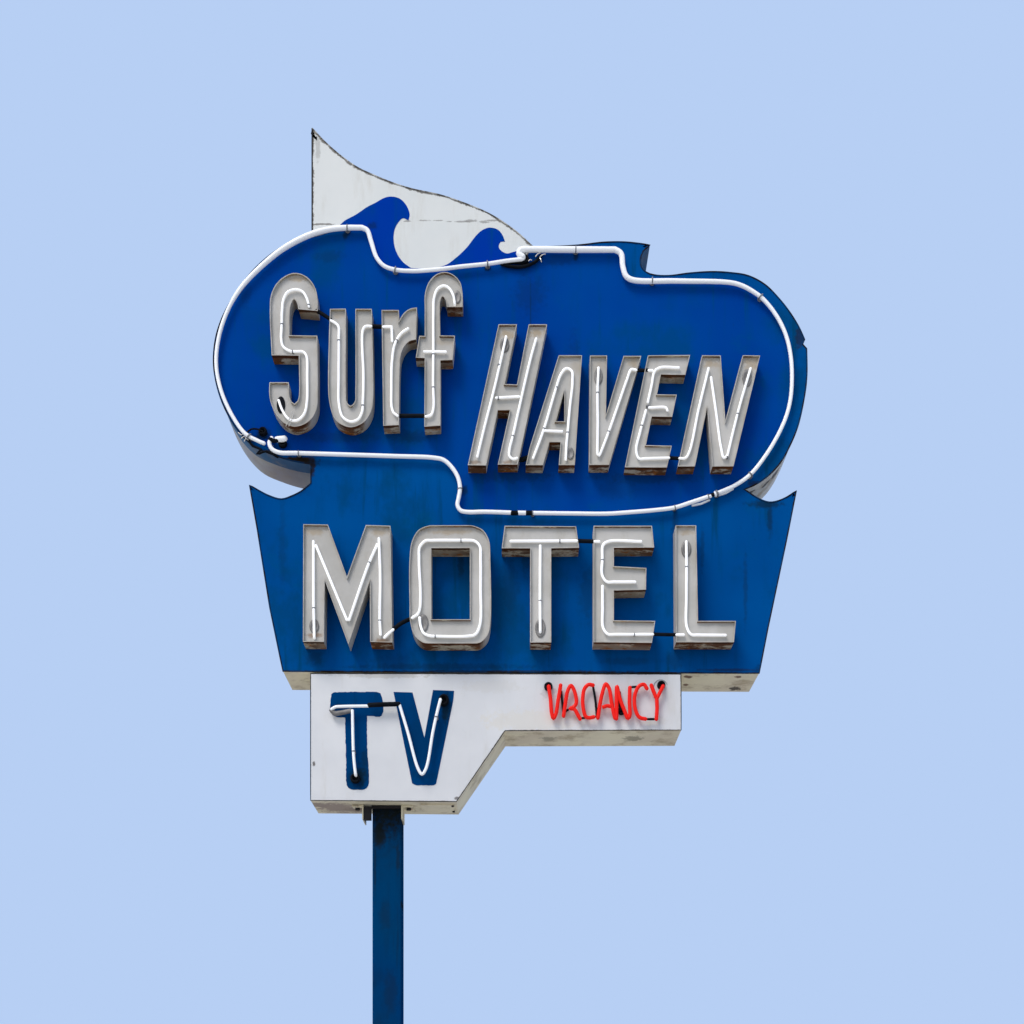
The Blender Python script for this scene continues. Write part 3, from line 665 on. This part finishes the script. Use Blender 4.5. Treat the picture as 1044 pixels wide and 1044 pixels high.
tl = plate('painted_letter', TT, 0.0075, 0.003, 'letter_blue_paint', edge_w=0.6, label='painted blue letter T')
vl = plate('painted_letter', VV, 0.0075, 0.003, 'letter_blue_paint', edge_w=0.6, label='painted blue letter V')
te = 0.075
tube([(375, 719.8), (350, 720.2), (342, 720.8), (338, 723)], te, 0.0155, 'white_border_glass', tl)
tube([(338, 724.2), (341, 727), (348, 726.6), (357, 724.6)], te - .02, 0.024, 'grey_socket', tl, 'electrode')
tube([(359.3, 724.6), (360.3, 766), (361.4, 780), (362.6, 790)], te, 0.0155, 'white_border_glass', tl, dive=(0, .03))
tube([(407, 717.4), (415.5, 745.5), (426.2, 783.5), (430.2, 789.4), (434.4, 783.4), (441.4, 746), (445.5, 727), (449, 713)], te, 0.0155, 'white_border_glass', vl, dive=(0, .03))
support(360.6, 766, te, 0.0155, tl, math.pi / 2, 0.008); support(444.8, 731, te, .0175, vl, math.radians(80), 0.008)
cable([(376.4, 718.9), (392, 718.2), (406.4, 717.8)], te, 0.024, parent=ROOT)
disc(362.5, 794, 5, 5, 0.008, 0.05, 'black_rubber', tl); disc(452.5, 714.5, 5.2, 6, 0.008, 0.05, 'black_rubber', vl)

# ---- VACANCY ------------------------------------------------------------------
RE = 0.06; RR = 0.0195
def red(*paths):
    o = None
    for p in paths:
        c = cr(p, False, 1.2); v, f = sweep([P(q.x, q.y, RE) for q in c], RR, 10)
        if o is None: acc = [(v, f)]; o = 1
        else: acc.append((v, f))
    v, f = join(acc)
    return mesh_obj('red_tube_letter', v, f, 'red_neon_glass', ROOT, smooth=True)
rv = red([(559.4, 699.8), (561.3, 713), (562.5, 727), (564.3, 732.4), (566.6, 728.5), (569.2, 713), (571.6, 698.6)])
red([(574.6, 730), (576.6, 716), (578.8, 704.5), (582, 699), (585.4, 704), (587.6, 716.5), (585, 720.8), (581, 722.4), (585.5, 723), (588.6, 728), (591.4, 733)])
red([(604.6, 698.6), (600, 698), (596, 702), (594.2, 711), (594.8, 723), (597.6, 731), (601, 731.8), (605.4, 731)])
red([(609.6, 732), (611.4, 720), (613.9, 707.5), (617.6, 697.4), (621, 702), (623.6, 717), (625.6, 727), (627, 732.2)], [(615.4, 720.8), (619, 719.6), (623.4, 720.4)])
rn = red([(628.5, 732.8), (628.6, 716), (629, 700), (632, 712), (636.5, 724), (640.2, 732.4), (642, 730), (641.8, 715), (642.2, 701)])
red([(659.4, 702), (656.8, 698), (652.4, 698.8), (648.4, 705), (646.8, 714), (648, 724), (652, 731.4), (658, 733)])
ry = red([(664, 698.6), (666.6, 705.6), (669.6, 711.6), (672.8, 706), (676, 699.6)], [(669.6, 711.6), (669.9, 722), (669.2, 733.2)])
for pts in ([(572.2, 705), (573.2, 716), (574.6, 729)], [(579, 723.6), (577.2, 725)], [(592, 732.4), (597.4, 731.8)], [(604.6, 699.5), (607, 714), (608.6, 732)], [(643, 700.6), (649.4, 700.2)], [(659, 733.2), (667.6, 733.2)], [(628, 728), (627.4, 732)]):
    cable(pts, RE - 0.012, 0.012, 'painted_tube')
cable([(631.5, 706), (632, 716), (632.8, 724)], 0.03, 0.016, 'lead_wire')
disc(633.5, 725, 3.6, 4.4, 0.005, 0.04, 'black_rubber', rn)
disc(559, 700.4, 4.3, 4.3, 0.005, 0.04, 'black_rubber', rv); disc(674, 699, 4.2, 4.2, 0.005, 0.04, 'black_rubber', ry)
pts = [P(673.5 + 7 * math.cos(a), 700 - 7 * math.sin(a), 0.008) for a in [i * math.pi / 14 + 0.3 for i in range(14)]]
v, f = sweep(pts, 0.0022, 5); mesh_obj('lead_wire', v, f, 'clip_metal', ry)

# ---- setting ------------------------------------------------------------------
def setting(name, V, F, mat):
    me = bpy.data.meshes.new(name); me.from_pydata(V, [], F); me.materials.append(mat)
    for p in me.polygons: p.use_smooth = True
    o = bpy.data.objects.new(name, me); COL.objects.link(o); o['kind'] = 'structure'; return o
k = NT('clear_sky'); k.n.remove(k.b)
em = k.n.new('ShaderNodeEmission'); em.inputs[0].default_value = lin(183, 207, 244); em.inputs[1].default_value = 2 ** -0.14
k.l.new(em.outputs[0], k.n['Material Output'].inputs[0])
V = []; F = []; R = 420; na, ne = 48, 24
for i in range(ne + 1):
    el = math.radians(-2 + 82 * i / ne)
    for j in range(na + 1):
        az = math.radians(-100 + 200 * j / na)
        V.append((R * math.cos(el) * math.sin(az), -14 + R * math.cos(el) * math.cos(az), EYE + R * math.sin(el)))
for i in range(ne):
    for j in range(na):
        q = i * (na + 1) + j; F.append((q, q + 1, q + na + 2, q + na + 1))
setting('sky', V, F, k.m)
k = NT('pale_concrete')  # unseen ground below the post, made pale to bounce light onto the undersides
k.col(k.mix(k.ramp(k.noise(0.6, detail=8), 0.35, 0.65), (0.50, 0.48, 0.44, 1), (0.42, 0.40, 0.37, 1))); k.rough(0.9)
V = [(0, 0, 0)] + [(415 * math.cos(a), -14 + 415 * math.sin(a), 0) for a in [i * math.pi / 32 for i in range(64)]]
setting('ground', V, [(0, i, i % 64 + 1) for i in range(1, 65)], k.m)

# ---- light -----------------------------------------------------------------------
sd = Vector((-0.42, -0.62, 0.95)).normalized()    # towards the sun
w = bpy.data.worlds.new('World'); S.world = w; w.use_nodes = True
nt = w.node_tree; bg = nt.nodes['Background']; sk = nt.nodes.new('ShaderNodeTexSky'); sk.sky_type = 'NISHITA'; sk.sun_disc = False
sk.sun_elevation = math.asin(sd.z); sk.sun_rotation = math.atan2(sd.x, sd.y); sk.dust_density = 2.5; sk.air_density = 1.0; sk.ozone_density = 1.0
nt.links.new(sk.outputs[0], bg.inputs[0]); bg.inputs[1].default_value = 0.14
sun = bpy.data.lights.new('sun', 'SUN'); sun.energy = 1.5; sun.angle = math.radians(22); sun.color = (1, 0.965, 0.92)
so = bpy.data.objects.new('sun', sun); COL.objects.link(so); so.rotation_euler = (-sd).to_track_quat('-Z', 'Y').to_euler(); so.location = (-8, -20, 25)

# ---- camera ----------------------------------------------------------------------
cd = bpy.data.cameras.new('camera'); cam = bpy.data.objects.new('camera', cd); COL.objects.link(cam)
cam.location = (0, -D, EYE); cam.rotation_euler = (math.pi / 2, 0, 0)
cd.sensor_width = 36; cd.lens = 36 * D / (1044 * PX); cd.shift_y = (HY - 522) / 1044; cd.clip_end = 1500
S.camera = cam
S.render.engine = 'CYCLES'
S.view_settings.view_transform = 'Standard'; S.view_settings.look = 'None'; S.view_settings.exposure = 0.14; S.view_settings.gamma = 1
